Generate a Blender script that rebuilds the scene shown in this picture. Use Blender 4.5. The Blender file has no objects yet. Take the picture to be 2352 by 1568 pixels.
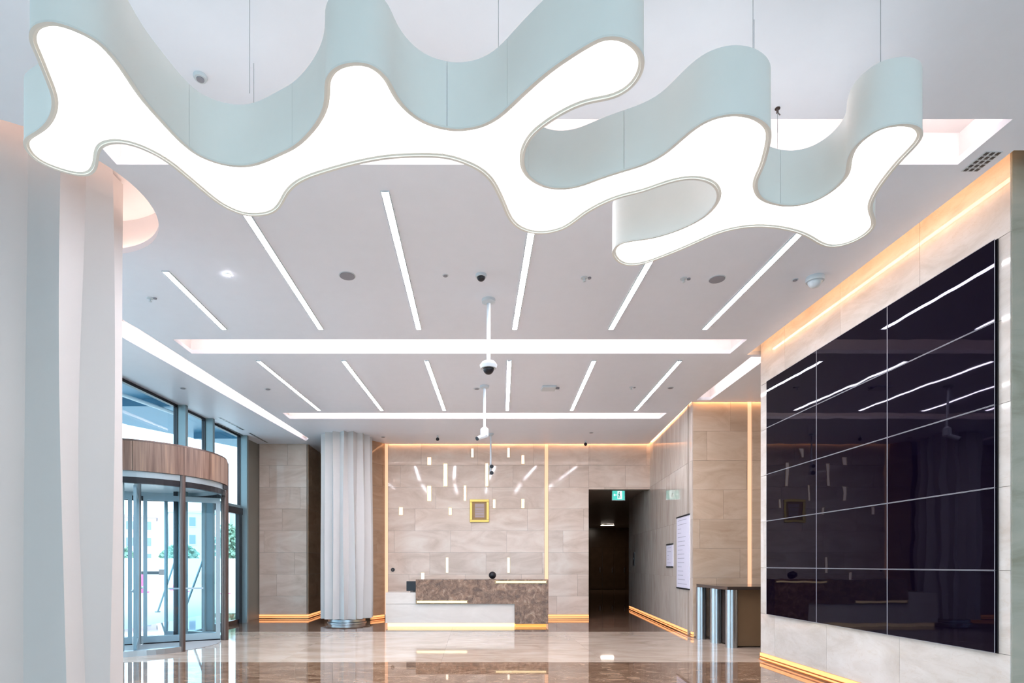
import bpy, bmesh, math, random
from mathutils import Vector, Matrix
from mathutils.geometry import tessellate_polygon
R = math.radians
random.seed(7)
scn = bpy.context.scene
C = scn.collection

# ------------------------------------------------------------------ camera, world, exposure
cam_d = bpy.data.cameras.new('camera')
cam_d.lens = 20.0; cam_d.sensor_width = 36.0; cam_d.sensor_fit = 'HORIZONTAL'
cam_d.shift_x = 0.0374; cam_d.shift_y = 0.2173
cam_d.clip_start = 0.05; cam_d.clip_end = 500
cam = bpy.data.objects.new('camera', cam_d)
cam.location = (0, 0, 1.5); cam.rotation_euler = (R(90), 0, 0)
C.objects.link(cam); scn.camera = cam

world = bpy.data.worlds.new('overcast_sky'); scn.world = world
world.use_nodes = True
bg = world.node_tree.nodes['Background']
bg.inputs[0].default_value = (0.80, 0.91, 1.0, 1); bg.inputs[1].default_value = 1.9
scn.view_settings.view_transform = 'Standard'
scn.view_settings.look = 'None'
scn.view_settings.gamma = 1.0
scn.view_settings.use_curve_mapping = False
scn.view_settings.exposure = 1.2

CEIL = 4.8
XW = 4.52; YN = 4.79; YF = 8.96

# ------------------------------------------------------------------ materials
def new_mat(name):
    m = bpy.data.materials.new(name); m.use_nodes = True
    return m, m.node_tree, m.node_tree.nodes['Principled BSDF']

def mat(name, col, rough=0.5, metal=0.0, spec=0.5, var=0.0, scale=6.0, bump=0.0, rnd=0.0):
    m, nt, b = new_mat(name)
    b.inputs['Roughness'].default_value = rough
    b.inputs['Metallic'].default_value = metal
    b.inputs['Specular IOR Level'].default_value = spec
    N = nt.nodes; L = nt.links
    tc = N.new('ShaderNodeTexCoord'); nz = N.new('ShaderNodeTexNoise')
    nz.inputs['Scale'].default_value = scale; nz.inputs['Detail'].default_value = 4
    L.new(tc.outputs['Object'], nz.inputs['Vector'])
    cr = N.new('ShaderNodeMapRange'); cr.inputs[3].default_value = 1 - max(var, .02); cr.inputs[4].default_value = 1 + max(var, .02)
    cr.clamp = False
    L.new(nz.outputs[0], cr.inputs[0])
    mul = N.new('ShaderNodeMix'); mul.data_type = 'RGBA'; mul.blend_type = 'MULTIPLY'; mul.inputs[0].default_value = 1
    mul.inputs[6].default_value = (*col, 1); L.new(cr.outputs[0], mul.inputs[7])
    last = mul.outputs[2]
    if rnd:
        oi = N.new('ShaderNodeObjectInfo'); r2 = N.new('ShaderNodeMapRange')
        r2.inputs[3].default_value = 1 - rnd; r2.inputs[4].default_value = 1 + rnd
        L.new(oi.outputs['Random'], r2.inputs[0])
        m2 = N.new('ShaderNodeMix'); m2.data_type = 'RGBA'; m2.blend_type = 'MULTIPLY'; m2.inputs[0].default_value = 1
        L.new(last, m2.inputs[6]); L.new(r2.outputs[0], m2.inputs[7]); last = m2.outputs[2]
    L.new(last, b.inputs['Base Color'])
    if bump:
        bp = N.new('ShaderNodeBump'); bp.inputs['Strength'].default_value = bump; bp.inputs['Distance'].default_value = .02
        L.new(nz.outputs[0], bp.inputs['Height']); L.new(bp.outputs[0], b.inputs['Normal'])
    return m

def stone(name, cols, rough, scale=(0.5, 0.5, 1.4), nscale=1.6, rnd=0.06, spec=0.5, vein=None, detail=8, dist=1.2, rot=0.0):
    """polished stone: layered noise through a colour ramp, tint per slab, fine veins"""
    m, nt, b = new_mat(name); N = nt.nodes; L = nt.links
    b.inputs['Roughness'].default_value = rough
    b.inputs['Specular IOR Level'].default_value = spec
    tc = N.new('ShaderNodeTexCoord'); mp = N.new('ShaderNodeMapping')
    mp.inputs['Scale'].default_value = scale; mp.inputs['Rotation'].default_value = (0, 0, rot)
    L.new(tc.outputs['Object'], mp.inputs[0])
    oi = N.new('ShaderNodeObjectInfo')
    off = N.new('ShaderNodeVectorMath'); off.operation = 'ADD'
    sc = N.new('ShaderNodeMath'); sc.operation = 'MULTIPLY'; sc.inputs[1].default_value = 31 if rnd else 0
    L.new(oi.outputs['Random'], sc.inputs[0]); L.new(mp.outputs[0], off.inputs[0]); L.new(sc.outputs[0], off.inputs[1])
    nz = N.new('ShaderNodeTexNoise'); nz.inputs['Scale'].default_value = nscale; nz.inputs['Detail'].default_value = detail
    nz.inputs['Roughness'].default_value = 0.62; nz.inputs['Distortion'].default_value = dist
    L.new(off.outputs[0], nz.inputs['Vector'])
    rp = N.new('ShaderNodeValToRGB'); e = rp.color_ramp.elements
    e[0].position = 0.30; e[0].color = (*cols[0], 1); e[1].position = 0.72; e[1].color = (*cols[-1], 1)
    for i, c in enumerate(cols[1:-1]):
        k = e.new(0.30 + 0.42 * (i + 1) / (len(cols) - 1)); k.color = (*c, 1)
    L.new(nz.outputs[0], rp.inputs[0]); last = rp.outputs[0]
    if vein:
        n2 = N.new('ShaderNodeTexNoise'); n2.inputs['Scale'].default_value = nscale * 2.2; n2.inputs['Detail'].default_value = 6
        n2.inputs['Distortion'].default_value = 1.6
        L.new(off.outputs[0], n2.inputs['Vector'])
        vr = N.new('ShaderNodeValToRGB'); v = vr.color_ramp.elements
        v[0].position = .485; v[0].color = (0, 0, 0, 1); v[1].position = .515; v[1].color = (0, 0, 0, 1)
        k = v.new(.5); k.color = (1, 1, 1, 1)
        L.new(n2.outputs[0], vr.inputs[0])
        fa = N.new('ShaderNodeMath'); fa.operation = 'MULTIPLY'; fa.inputs[1].default_value = vein[1]
        L.new(vr.outputs[0], fa.inputs[0])
        mv = N.new('ShaderNodeMix'); mv.data_type = 'RGBA'; mv.inputs[7].default_value = (*vein[0], 1)
        L.new(fa.outputs[0], mv.inputs[0]); L.new(last, mv.inputs[6]); last = mv.outputs[2]
    if rnd:
        r2 = N.new('ShaderNodeMapRange'); r2.inputs[3].default_value = 1 - rnd; r2.inputs[4].default_value = 1 + rnd
        L.new(oi.outputs['Random'], r2.inputs[0])
        m2 = N.new('ShaderNodeMix'); m2.data_type = 'RGBA'; m2.blend_type = 'MULTIPLY'; m2.inputs[0].default_value = 1
        L.new(last, m2.inputs[6]); L.new(r2.outputs[0], m2.inputs[7]); last = m2.outputs[2]
    L.new(last, b.inputs['Base Color'])
    return m

def emit(name, col, strength):
    m, nt, b = new_mat(name)
    b.inputs['Base Color'].default_value = (*[min(1, c) * .8 for c in col], 1)
    b.inputs['Emission Color'].default_value = (*col, 1)
    b.inputs['Emission Strength'].default_value = strength
    return m

def glass(name, tint, gloss=0.06):
    m = bpy.data.materials.new(name); m.use_nodes = True; nt = m.node_tree; N = nt.nodes; L = nt.links
    N.clear(); o = N.new('ShaderNodeOutputMaterial')
    t = N.new('ShaderNodeBsdfTransparent'); t.inputs[0].default_value = (*tint, 1)
    g = N.new('ShaderNodeBsdfGlossy'); g.inputs['Roughness'].default_value = 0.01
    fr = N.new('ShaderNodeFresnel'); fr.inputs[0].default_value = 1.45
    mx = N.new('ShaderNodeMixShader')
    ge = N.new('ShaderNodeNewGeometry'); inv = N.new('ShaderNodeMath'); inv.operation = 'SUBTRACT'; inv.inputs[0].default_value = 1
    mm = N.new('ShaderNodeMath'); mm.operation = 'MULTIPLY'
    L.new(ge.outputs['Backfacing'], inv.inputs[1]); L.new(inv.outputs[0], mm.inputs[0]); L.new(fr.outputs[0], mm.inputs[1])
    L.new(mm.outputs[0], mx.inputs[0]); L.new(t.outputs[0], mx.inputs[1]); L.new(g.outputs[0], mx.inputs[2]); L.new(mx.outputs[0], o.inputs[0])
    return m

M = {}
M['plaster'] = mat('ceiling_plaster', (.85, .885, .96), .42, spec=.3, var=.01)
M['plaster_white'] = mat('white_plaster', (.82, .80, .80), .6)
M['stone_back'] = stone('beige_marble', [(.60, .475, .385), (.74, .61, .52), (.82, .72, .63)], .06, spec=.24, vein=((.72, .62, .52), .35), rnd=.05)
M['stone_side'] = stone('pale_beige_marble', [(.52, .47, .42), (.62, .575, .53), (.69, .655, .62)], .05, nscale=2.4, vein=((.5, .4, .3), .25), rnd=.03)
M['stone_tan'] = stone('tan_marble', [(.52, .38, .27), (.62, .48, .36), (.69, .56, .44)], .06, nscale=2.0, rnd=.05)
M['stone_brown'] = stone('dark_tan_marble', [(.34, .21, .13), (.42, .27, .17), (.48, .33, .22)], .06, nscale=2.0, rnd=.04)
M['stone_vert'] = stone('silver_beige_marble', [(.50, .42, .36), (.60, .53, .47), (.68, .62, .57)], .04, scale=(2, 2, .35), nscale=2.0, rnd=.04)
M['stone_green'] = stone('greenish_marble', [(.34, .32, .24), (.46, .44, .36), (.54, .50, .41)], .08, nscale=1.6, rnd=.0)
M['joint'] = mat('joint_grout', (.30, .25, .21), .7)
M['floor_light'] = stone('beige_floor_marble', [(.42, .31, .235), (.53, .42, .335), (.61, .51, .43)], .035, scale=(.8, 1.6, 1), nscale=1.3, rnd=.03, spec=.9)
M['floor_dark'] = stone('brown_floor_marble', [(.10, .05, .03), (.22, .13, .08), (.42, .28, .19)], .03, scale=(1, 1.6, 1), nscale=3.0, rnd=.03, spec=.9, vein=((.55, .42, .32), .5))
M['floor_mid'] = stone('dark_floor_border', [(.10, .06, .04), (.17, .10, .07), (.26, .17, .12)], .03, nscale=2.0, rnd=.03, spec=.9)
M['emperador'] = stone('brown_emperador_marble', [(.05, .018, .006), (.14, .062, .028), (.26, .135, .075), (.44, .28, .18)], .15, scale=(1, 1, 1), nscale=6, rnd=0, vein=((.50, .34, .23), .5), dist=1.2)
M['plinth'] = stone('white_plinth_marble', [(.64, .56, .50), (.74, .67, .61)], .1, nscale=2, rnd=0)
M['brass'] = mat('brushed_brass', (.80, .52, .20), .25, 1.0)
M['copper'] = mat('copper_trim', (.75, .36, .16), .3, 1.0)
M['steel'] = mat('brushed_steel', (.50, .53, .56), .34, 1.0)
M['steel_dark'] = mat('dark_bronze_metal', (.16, .12, .11), .3, .8)
M['frame'] = mat('blue_grey_aluminium', (.24, .33, .36), .4, .3)
M['frame_lt'] = mat('light_aluminium', (.38, .46, .50), .35, .5)
M['black'] = mat('black_metal', (.015, .015, .02), .3, .2)
M['olive'] = mat('olive_grey_panel', (.22, .20, .165), .45)
M['glass'] = glass('facade_glass', (.82, .94, .99))
M['glass_clear'] = glass('door_glass', (.90, .97, 1.0))
M['shell'] = mat('pale_green_lacquer', (.93, .92, .87), .5, spec=.25, var=.01)
M['rim'] = mat('white_lacquer_rim', (.86, .85, .80), .4)
M['cam_white'] = mat('white_plastic', (.62, .68, .72), .35)
M['grey_plastic'] = mat('grey_mesh', (.30, .30, .34), .6)
M['pleat'] = mat('white_pleated_panel', (.62, .605, .595), .5, spec=.3, var=.015, scale=2)
M['wood'] = stone('walnut_veneer', [(.13, .075, .055), (.21, .13, .10), (.30, .20, .15), (.42, .26, .18)], .3, scale=(6, 6, .25), nscale=2.2, rnd=0, dist=.2, detail=5)
M['dark_wood'] = mat('dark_corridor_wood', (.10, .055, .032), .25, var=.25, scale=3)
M['dark_counter'] = mat('bronze_counter_panel', (.20, .125, .07), .3, var=.05)
M['steel_top'] = mat('dark_glass_top', (.05, .035, .03), .1)
M['asphalt'] = mat('pale_paving', (.62, .62, .60), .8, var=.08)
M['canopy'] = mat('canopy_underside', (.03, .15, .25), .35, var=.2, scale=1)
M['led_white'] = emit('white_led_diffuser', (.93, .92, 1.0), 42)
M['led_cove'] = emit('warm_white_cove_led', (1.0, .82, .78), 9)
M['led_warm'] = emit('warm_led_strip', (1.0, .55, .28), 8)
M['led_slot'] = emit('warm_slot_light', (1.0, .56, .34), .36)
M['led_bar'] = emit('warm_white_wall_bar', (1.0, .88, .78), .75)
M['led_base'] = emit('amber_led_strip', (1.0, .42, .16), .62)
M['gold_glow'] = emit('glowing_gold', (1.0, .46, .10), .36)
M['led_desk'] = emit('golden_led_strip', (1.0, .76, .42), .55)
M['diffuser'] = emit('stretch_diffuser', (1.0, .97, .93), 2.0)
M['lid_glow'] = emit('added_lid_glow', (1.0, .99, .96), .42)
M['corr_light'] = emit('corridor_light', (1.0, .88, .75), 26)

# video wall glass: near black, faint ripple of laminated panels
m, nt, b = new_mat('black_display_glass'); N = nt.nodes; L = nt.links
b.inputs['Base Color'].default_value = (.002, .001, .005, 1); b.inputs['Roughness'].default_value = .02
b.inputs['Specular IOR Level'].default_value = .15; b.inputs['Specular Tint'].default_value = (.72, .55, 1, 1)
tc = N.new('ShaderNodeTexCoord'); nz = N.new('ShaderNodeTexNoise'); nz.inputs['Scale'].default_value = 2.2; nz.inputs['Detail'].default_value = 1
bp = N.new('ShaderNodeBump'); bp.inputs['Strength'].default_value = .10; bp.inputs['Distance'].default_value = .012
L.new(tc.outputs['Object'], nz.inputs['Vector']); L.new(nz.outputs[0], bp.inputs['Height']); L.new(bp.outputs[0], b.inputs['Normal'])
M['screen'] = m

# ------------------------------------------------------------------ helpers
def add_box(bm, x0, x1, y0, y1, z0, z1, mtx=None):
    v = [bm.verts.new(Vector(p) if mtx is None else mtx @ Vector(p)) for p in
         [(x0, y0, z0), (x1, y0, z0), (x1, y1, z0), (x0, y1, z0), (x0, y0, z1), (x1, y0, z1), (x1, y1, z1), (x0, y1, z1)]]
    for f in ((0, 3, 2, 1), (4, 5, 6, 7), (0, 1, 5, 4), (1, 2, 6, 5), (2, 3, 7, 6), (3, 0, 4, 7)):
        bm.faces.new([v[i] for i in f])

def add_cyl(bm, p0, p1, r0, r1=None, n=16, cap=True):
    r1 = r0 if r1 is None else r1
    p0 = Vector(p0); p1 = Vector(p1); d = (p1 - p0).normalized()
    q = d.to_track_quat('Z', 'Y')
    a = []; c = []
    for i in range(n):
        t = 2 * math.pi * i / n; o = Vector((math.cos(t), math.sin(t), 0))
        a.append(bm.verts.new(p0 + q @ (o * r0))); c.append(bm.verts.new(p1 + q @ (o * r1)))
    for i in range(n):
        bm.faces.new((a[i], a[(i + 1) % n], c[(i + 1) % n], c[i]))
    if cap:
        bm.faces.new(a[::-1]); bm.faces.new(c)

def add_lathe(bm, prof, n=24, center=(0, 0, 0)):
    cx, cy, cz = center; rings = []
    for r, z in prof:
        rings.append([bm.verts.new((cx + max(r, .0004) * math.cos(2 * math.pi * i / n), cy + max(r, .0004) * math.sin(2 * math.pi * i / n), cz + z)) for i in range(n)])
    for a, c in zip(rings, rings[1:]):
        for i in range(n):
            bm.faces.new((a[i], a[(i + 1) % n], c[(i + 1) % n], c[i]))
    bm.faces.new(rings[0][::-1]); bm.faces.new(rings[-1])

def add_prism(bm, pts, z0, z1, hor=True, mtx=None):
    """polygon pts in XY extruded z0..z1; with hor=False pts are (x,z) extruded along y"""
    def P(p, h): 
        v = Vector((p[0], p[1], h)) if hor else Vector((p[0], h, p[1]))
        return v if mtx is None else mtx @ v
    a = [bm.verts.new(P(p, z0)) for p in pts]; c = [bm.verts.new(P(p, z1)) for p in pts]
    n = len(pts)
    for i in range(n): bm.faces.new((a[i], a[(i + 1) % n], c[(i + 1) % n], c[i]))
    if n <= 4:
        bm.faces.new(a[::-1]); bm.faces.new(c); return
    for t in tessellate_polygon([[Vector((p[0], p[1], 0)) for p in pts]]):
        if len(set(t)) == 3:
            bm.faces.new([a[i] for i in reversed(t)]); bm.faces.new([c[i] for i in t])

def obj(name, bm, m, parent=None, smooth=False, bevel=0.0):
    bmesh.ops.recalc_face_normals(bm, faces=bm.faces[:])
    me = bpy.data.meshes.new(name); bm.to_mesh(me); bm.free()
    me.materials.append(M[m] if isinstance(m, str) else m)
    if smooth:
        for p in me.polygons: p.use_smooth = True
    o = bpy.data.objects.new(name, me); C.objects.link(o)
    if smooth == 'auto':
        md = o.modifiers.new('edges', 'EDGE_SPLIT'); md.split_angle = R(35)
    if bevel:
        md = o.modifiers.new('bevel', 'BEVEL'); md.width = bevel; md.segments = 2; md.limit_method = 'ANGLE'
    if parent is not None: o.parent = parent
    return o

def boxo(name, m, parent, *b, bevel=0.0, mtx=None):
    bm = bmesh.new(); add_box(bm, *b, mtx=mtx); return obj(name, bm, m, parent, bevel=bevel)

def tag(o, label=None, cat=None, group=None, kind=None):
    if label: o['label'] = label
    if cat: o['category'] = cat
    if group: o['group'] = group
    if kind: o['kind'] = kind
    return o

def thing(name, label, cat, loc=(0, 0, 0), rz=0, group=None):
    o = bpy.data.objects.new(name, None); C.objects.link(o); o.empty_display_size = .1
    o.location = loc; o.rotation_euler = (0, 0, rz)
    return tag(o, label, cat, group)

def struct(o, label=None): 
    o['kind'] = 'structure'
    if label: o['label'] = label
    return o

def copy_tree(o, parent=None):
    c = o.copy(); C.objects.link(c); c.parent = parent
    for ch in [k for k in C.objects if k.parent == o]: copy_tree(ch, c)
    return c

def frame_mtx(p, u):
    """local x along u (horizontal), local y = outwards normal to the LEFT-hand front (towards -perp), z up"""
    u = Vector((u[0], u[1], 0)).normalized(); n = Vector((u.y, -u.x, 0))      # n = front normal
    return Matrix(((u.x, -n.x, 0, p[0]), (u.y, -n.y, 0, p[1]), (0, 0, 1, 0), (0, 0, 0, 1)))

def tile_wall(parent, p, u, regions, m, course=.6, length=1.25, z_off=.2, th=.02, gap=.004, stagger=.5, vertical=False):
    """marble slabs, one object each, proud of the wall by th. Local x runs along the wall, front is local -y"""
    mt = frame_mtx(p, u)
    for (u0, u1, z0, z1) in regions:
        k0 = math.floor((z0 - z_off) / course)
        k = k0
        while z_off + k * course < z1 - 1e-4:
            a = max(z0, z_off + k * course); b = min(z1, z_off + (k + 1) * course)
            if b - a > .03:
                s = ((k * 0.37) % 1.0) * length
                j = math.floor((u0 - s) / length)
                while s + j * length < u1 - 1e-4:
                    c = max(u0, s + j * length); d = min(u1, s + (j + 1) * length)
                    if d - c > .03:
                        bm = bmesh.new(); add_box(bm, c + gap / 2, d - gap / 2, -th, 0, a + gap / 2, b - gap / 2, mtx=mt)
                        obj('stone_panel', bm, m, parent)
                    j += 1
            k += 1

# ================================================================== SETTING
# ---- floor: backing slab plus bands of polished marble
bm = bmesh.new(); add_box(bm, -8.0, 11.2, -6.2, 36, -.30, -.03)
floor = struct(obj('floor', bm, 'joint'), 'polished marble lobby floor in beige and brown bands')
def floor_band(x0, x1, y0, y1, sx, sy, m, offx=0):
    y = y0
    while y < y1 - 1e-4:
        ye = min(y1, y + sy); x = x0
        while x < x1 - 1e-4:
            xe = min(x1, x + sx)
            boxo('stone_slab', m, floor, x + .0008, xe - .0008, y + .0008, ye - .0008, -.03, 0)
            x = xe
        y = ye
floor_band(-8.0, 7.0, -6.2, 7.0, 2.5, 2.64, 'floor_light')  # unseen near floor made pale to bounce light onto the ceiling
floor_band(-8.0, 7.0, 7.0, 8.70, 2.5, 1.70, 'floor_dark')
floor_band(-8.0, 7.0, 8.70, 12.62, 2.5, 1.96, 'floor_light')
floor_band(-8.0, 7.0, 12.62, 17.4, 2.5, 2.39, 'floor_mid')
floor_band(2.0, 11.0, 17.4, 34, 3.5, 4.15, 'floor_mid')
# facade line helper
def FX(y): return -6.27 + .0577 * (y - 10.27)

# ---- ceiling with openings for coves and the column rings
def ring_pts(cx, cy, r, n=64): return [(cx + r * math.cos(2 * math.pi * i / n), cy + r * math.sin(2 * math.pi * i / n)) for i in range(n)]
COVES = [
    [(-2.95, 4.22), (4.0, 4.22), (4.0, 4.70), (-2.95, 4.70)],
    [(-4.42, 8.36), (4.02, 8.36), (4.02, 8.92), (-4.42, 8.92)],
    [(-4.18, 12.42), (4.22, 12.42), (4.22, 12.92), (-4.18, 12.92)],
    [(-4.98, 6.0), (-5.20, 6.0), (-5.11, 8.37), (-4.50, 15.25), (-4.33, 14.95), (-4.70, 8.0)],
    [(4.42, 9.06), (4.70, 9.06), (4.76, 11.45), (4.48, 11.45)],
]
RC = (-3.93, 5.10, .97)
cu = bpy.data.curves.new('ceiling_shape', 'CURVE'); cu.dimensions = '2D'; cu.fill_mode = 'BOTH'; cu.extrude = .03
outer = [(FX(-6.2) - .1, -6.2), (6.9, -6.2), (6.9, 4.54), (4.31, 4.54), (4.31, 8.97), (6.5, 8.97), (6.5, 11.58), (4.43, 11.58), (4.80, 15.62), (-2.40, 15.62), (-2.74, 15.19), (-2.70, 17.4), (-4.62, 17.4), (-4.62, 15.62), (FX(15.62) - .1, 15.62)]
for pts in [outer] + COVES + [ring_pts(*RC)]:
    sp = cu.splines.new('POLY'); sp.points.add(len(pts) - 1); sp.use_cyclic_u = True
    for i, p in enumerate(pts): sp.points[i].co = (p[0], p[1], 0, 1)
tmp = bpy.data.objects.new('tmp', cu); C.objects.link(tmp); tmp.location.z = 0
dg = bpy.context.evaluated_depsgraph_get(); me = bpy.data.meshes.new_from_object(tmp.evaluated_get(dg))
bpy.data.objects.remove(tmp)
me.name = 'ceiling'; me.transform(Matrix.Translation((0, 0, CEIL + .03))); me.materials.clear(); me.materials.append(M['plaster'])
ceiling = bpy.data.objects.new('ceiling', me); C.objects.link(ceiling); struct(ceiling, 'smooth white plaster ceiling with recessed light coves')
bm = bmesh.new(); add_box(bm, -6.9, 7.2, -6.4, 17.6, 5.45, 5.6)
obj('light_seal_slab', bm, 'plaster_white', ceiling)  # unseen slab added to keep sky light from leaking in above the ceiling
bm = bmesh.new()                                          # bulkhead between the hall ceiling and the slab, round its edge
n = len(outer)
for i in range(n):
    a, b_ = Vector(outer[i]), Vector(outer[(i + 1) % n]); d = (b_ - a)
    if d.length < .01: continue
    mt = frame_mtx(a, d); add_box(bm, 0, d.length, -.27, -.23, CEIL + .30, 5.45, mtx=mt)
obj('bulkhead', bm, 'plaster_white', ceiling)

def cove(box):
    """recess above a ceiling opening, wider than the opening so that the strip sits hidden on the ledge"""
    bm = bmesh.new(); z0 = CEIL + .062; z1 = CEIL + box[1]; pts = box[0]; n = len(pts)
    a = [bm.verts.new((p[0], p[1], z0)) for p in pts]; c = [bm.verts.new((p[0], p[1], z1)) for p in pts]
    for i in range(n): bm.faces.new((a[i], a[(i + 1) % n], c[(i + 1) % n], c[i]))
    bmesh.ops.triangulate(bm, faces=[bm.faces.new(c)])
    obj('light_cove', bm, 'plaster_white', ceiling)
def led(x0, x1, y0, y1, m='led_cove'): boxo('led_strip', m, ceiling, x0, x1, y0, y1, CEIL + .065, CEIL + .085)
for k in (0, 1, 2):
    (xa, ya), _, (xb, yb), _ = COVES[k]
    cove(([(xa - .02, ya - .12), (xb + .02, ya - .12), (xb + .02, yb + .01), (xa - .02, yb + .01)], (.27, .24, .20)[k]))
    led(xa, xb, ya - .10, ya - .06)
P4 = COVES[3]
cove(([(-5.21, 6.0), (-5.12, 8.37), (-4.51, 15.26), (-4.22, 15.26), (-4.56, 8.0), (-4.80, 5.9)], .24))
mt = frame_mtx((-4.62, 8.0), (.34, 6.95)); bm = bmesh.new(); add_box(bm, -1.9, 6.9, -.04, .0, CEIL + .065, CEIL + .085, mtx=mt)
obj('led_strip', bm, 'led_cove', ceiling)
cove(([(4.34, 9.0), (4.71, 9.0), (4.77, 11.47), (4.40, 11.47)], .24)); led(4.36, 4.40, 9.1, 11.35)
# ring recess round the near column
bm = bmesh.new(); pts = ring_pts(RC[0], RC[1], RC[2] + .11)
a = [bm.verts.new((p[0], p[1], CEIL + .061)) for p in pts]; c = [bm.verts.new((p[0], p[1], CEIL + .42)) for p in pts]
for i in range(len(pts)): bm.faces.new((a[i], a[(i + 1) % len(pts)], c[(i + 1) % len(pts)], c[i]))
bm.faces.new(c)
o = obj('column_ring_recess', bm, 'plaster_white', ceiling, smooth='auto')
bm = bmesh.new()
for i in range(64):
    t0, t1 = 2 * math.pi * i / 64, 2 * math.pi * (i + 1) / 64
    q = [(RC[0] + r * math.cos(t), RC[1] + r * math.sin(t), CEIL + .068) for r, t in ((1.01, t0), (1.06, t0), (1.06, t1), (1.01, t1))]
    bm.faces.new([bm.verts.new(v) for v in q])
obj('ring_led', bm, emit('warm_ring_led', (1, .70, .58), 3.8), ceiling)

# ---- walls
def wall(name, label, *b, m='joint'):
    bm = bmesh.new(); add_box(bm, *b); return struct(obj(name, bm, m), label)
TOP = 5.40
YB = 15.68
# main back wall behind the desk, with the corridor opening at its right end
wb = wall('wall_back', 'beige marble back wall with vertical light slots', -2.36, 3.17, YB + .02, YB + .30, 0, TOP)
boxo('lintel', 'joint', wb, 3.17, 4.95, YB + .02, YB + .30, 3.56, TOP)
tile_wall(wb, (-2.36, YB + .02), (1, 0), [(0.0, 4.31, .115, TOP - .2), (4.42, 5.53, .115, TOP - .2), (5.53, 7.22, 3.56, TOP - .2)], 'stone_back', course=.6, length=1.55, z_off=.02)
for x0, x1 in ((-2.45, -2.365), (1.955, 2.055)):
    boxo('light_slot', 'led_slot', wb, x0, x1, YB + .012, YB + .02, .115, TOP - .3)
# pillar wall left of the far column
wp = wall('wall_back_left', 'pale beige marble pier left of the far column', FX(YB) + .03, -4.58, YB + .02, 17.4, 0, TOP)
tile_wall(wp, (FX(YB) + .03, YB + .02), (1, 0), [(0.02, 1.32, .115, TOP - .2)], 'stone_back', course=.6, length=1.35, z_off=.02)
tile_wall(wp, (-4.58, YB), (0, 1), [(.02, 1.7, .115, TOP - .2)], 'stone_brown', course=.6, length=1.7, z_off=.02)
# niche behind the far column
wn = wall('wall_niche', 'dark tan marble niche behind the far column', -4.6, -2.36, 17.4, 17.6, 0, TOP)
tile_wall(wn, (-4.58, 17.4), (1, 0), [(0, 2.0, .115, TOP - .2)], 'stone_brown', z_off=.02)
bm = bmesh.new(); add_prism(bm, [(-2.76, 15.26), (-2.47, YB + .03), (-2.36, YB + .03), (-2.36, 17.4), (-2.76, 17.4)], 0, TOP)
wnr = struct(obj('wall_niche_right', bm, 'joint'), 'splayed tan marble pier between far column and desk wall')
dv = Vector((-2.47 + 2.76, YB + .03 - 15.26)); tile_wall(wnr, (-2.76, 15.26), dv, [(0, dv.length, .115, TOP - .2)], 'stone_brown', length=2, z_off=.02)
# angled polished wall on the right, running into the corridor
A0 = Vector((4.49, 11.65)); A1 = Vector((5.20, 19.0)); da = A1 - A0
bm = bmesh.new(); mt = frame_mtx(A1, -da); add_box(bm, 0, da.length - .06, .02, .3, 0, TOP, mtx=mt)
wa = struct(obj('wall_corridor', bm, 'joint'), 'angled polished silver beige wall leading into the corridor')
tile_wall(wa, A1, -da, [(0, da.length, .115, TOP - .2)], 'stone_vert', course=1.2, length=.9, z_off=.02)
# recess wall facing the hall, with one vertical light slot
wr = wall('wall_recess', 'tan marble recess wall behind the side counter', 4.49, 6.7, 11.67, 11.95, 0, TOP)
tile_wall(wr, (4.49, 11.67), (1, 0), [(0, 1.12, .02, TOP - .2), (1.21, 2.2, .02, TOP - .2)], 'stone_tan', length=1.3, z_off=.02)
boxo('light_slot', 'led_slot', wr, 5.615, 5.695, 11.662, 11.67, 1.0, TOP - .3)
wall('wall_recess_right', 'plain end wall of the counter recess', 6.5, 6.7, YF, 11.7, 0, TOP, m='stone_tan')
# wall carrying the video wall

ws = wall('wall_right', 'pale beige marble wall around the black video wall', XW + .02, 6.8, YN + .02, YF - .02, 0, TOP)
V0, V1, VZ0, VZ1 = 4.90, 8.73, .731, 4.302
# local x runs from far end to near end so that the front faces -X
LW = YF - YN
tile_wall(ws, (XW + .02, YN), (0, -1), [(-LW, 0, .115, VZ0), (-LW, 0, VZ1, TOP - .2), (-LW, -(V1 - YN), VZ0, VZ1), (-(V0 - YN), 0, VZ0, VZ1)], 'stone_side', course=.714, length=1.25, z_off=.017)
boxo('stone_panel', 'stone_green', ws, XW + .01, 6.8, YN - .005, YN + .02, .0, TOP - .2)
wall('wall_near_right', 'plain white wall behind the viewer on the right', 6.8, 7.0, -6.2, YN, 0, TOP, m='plaster_white')
# corridor shell
wc = wall('wall_corridor_left', 'dark corridor side wall', 2.9, 3.15, YB + .3, 20.0, 0, 3.9, m='dark_wood')
wall('wall_corridor_end', 'dark wood wall at the end of the corridor', 2.0, 11.0, 34.0, 34.2, 0, 3.9, m='dark_wood')
wall('wall_lobby_left', 'dark lift lobby side wall', 1.9, 2.1, 20.0, 34.0, 0, 3.9, m='dark_wood')
wall('wall_lobby_right', 'dark lift lobby far side wall', 10.9, 11.1, 19.0, 34.0, 0, 3.9, m='dark_wood')
wall('wall_lobby_return', 'dark return wall behind the corridor wall', 5.30, 11.0, 19.0, 19.2, 0, 3.9, m='dark_wood')
wall('wall_lobby_back', 'dark return wall at the left of the lobby', 2.0, 3.0, 19.8, 20.0, 0, 3.9, m='dark_wood')
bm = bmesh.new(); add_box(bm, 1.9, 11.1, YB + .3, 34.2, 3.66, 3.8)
struct(obj('ceiling_corridor', bm, mat('corridor_plaster', (.42, .38, .33), .35)), 'dim grey corridor ceiling')
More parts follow.
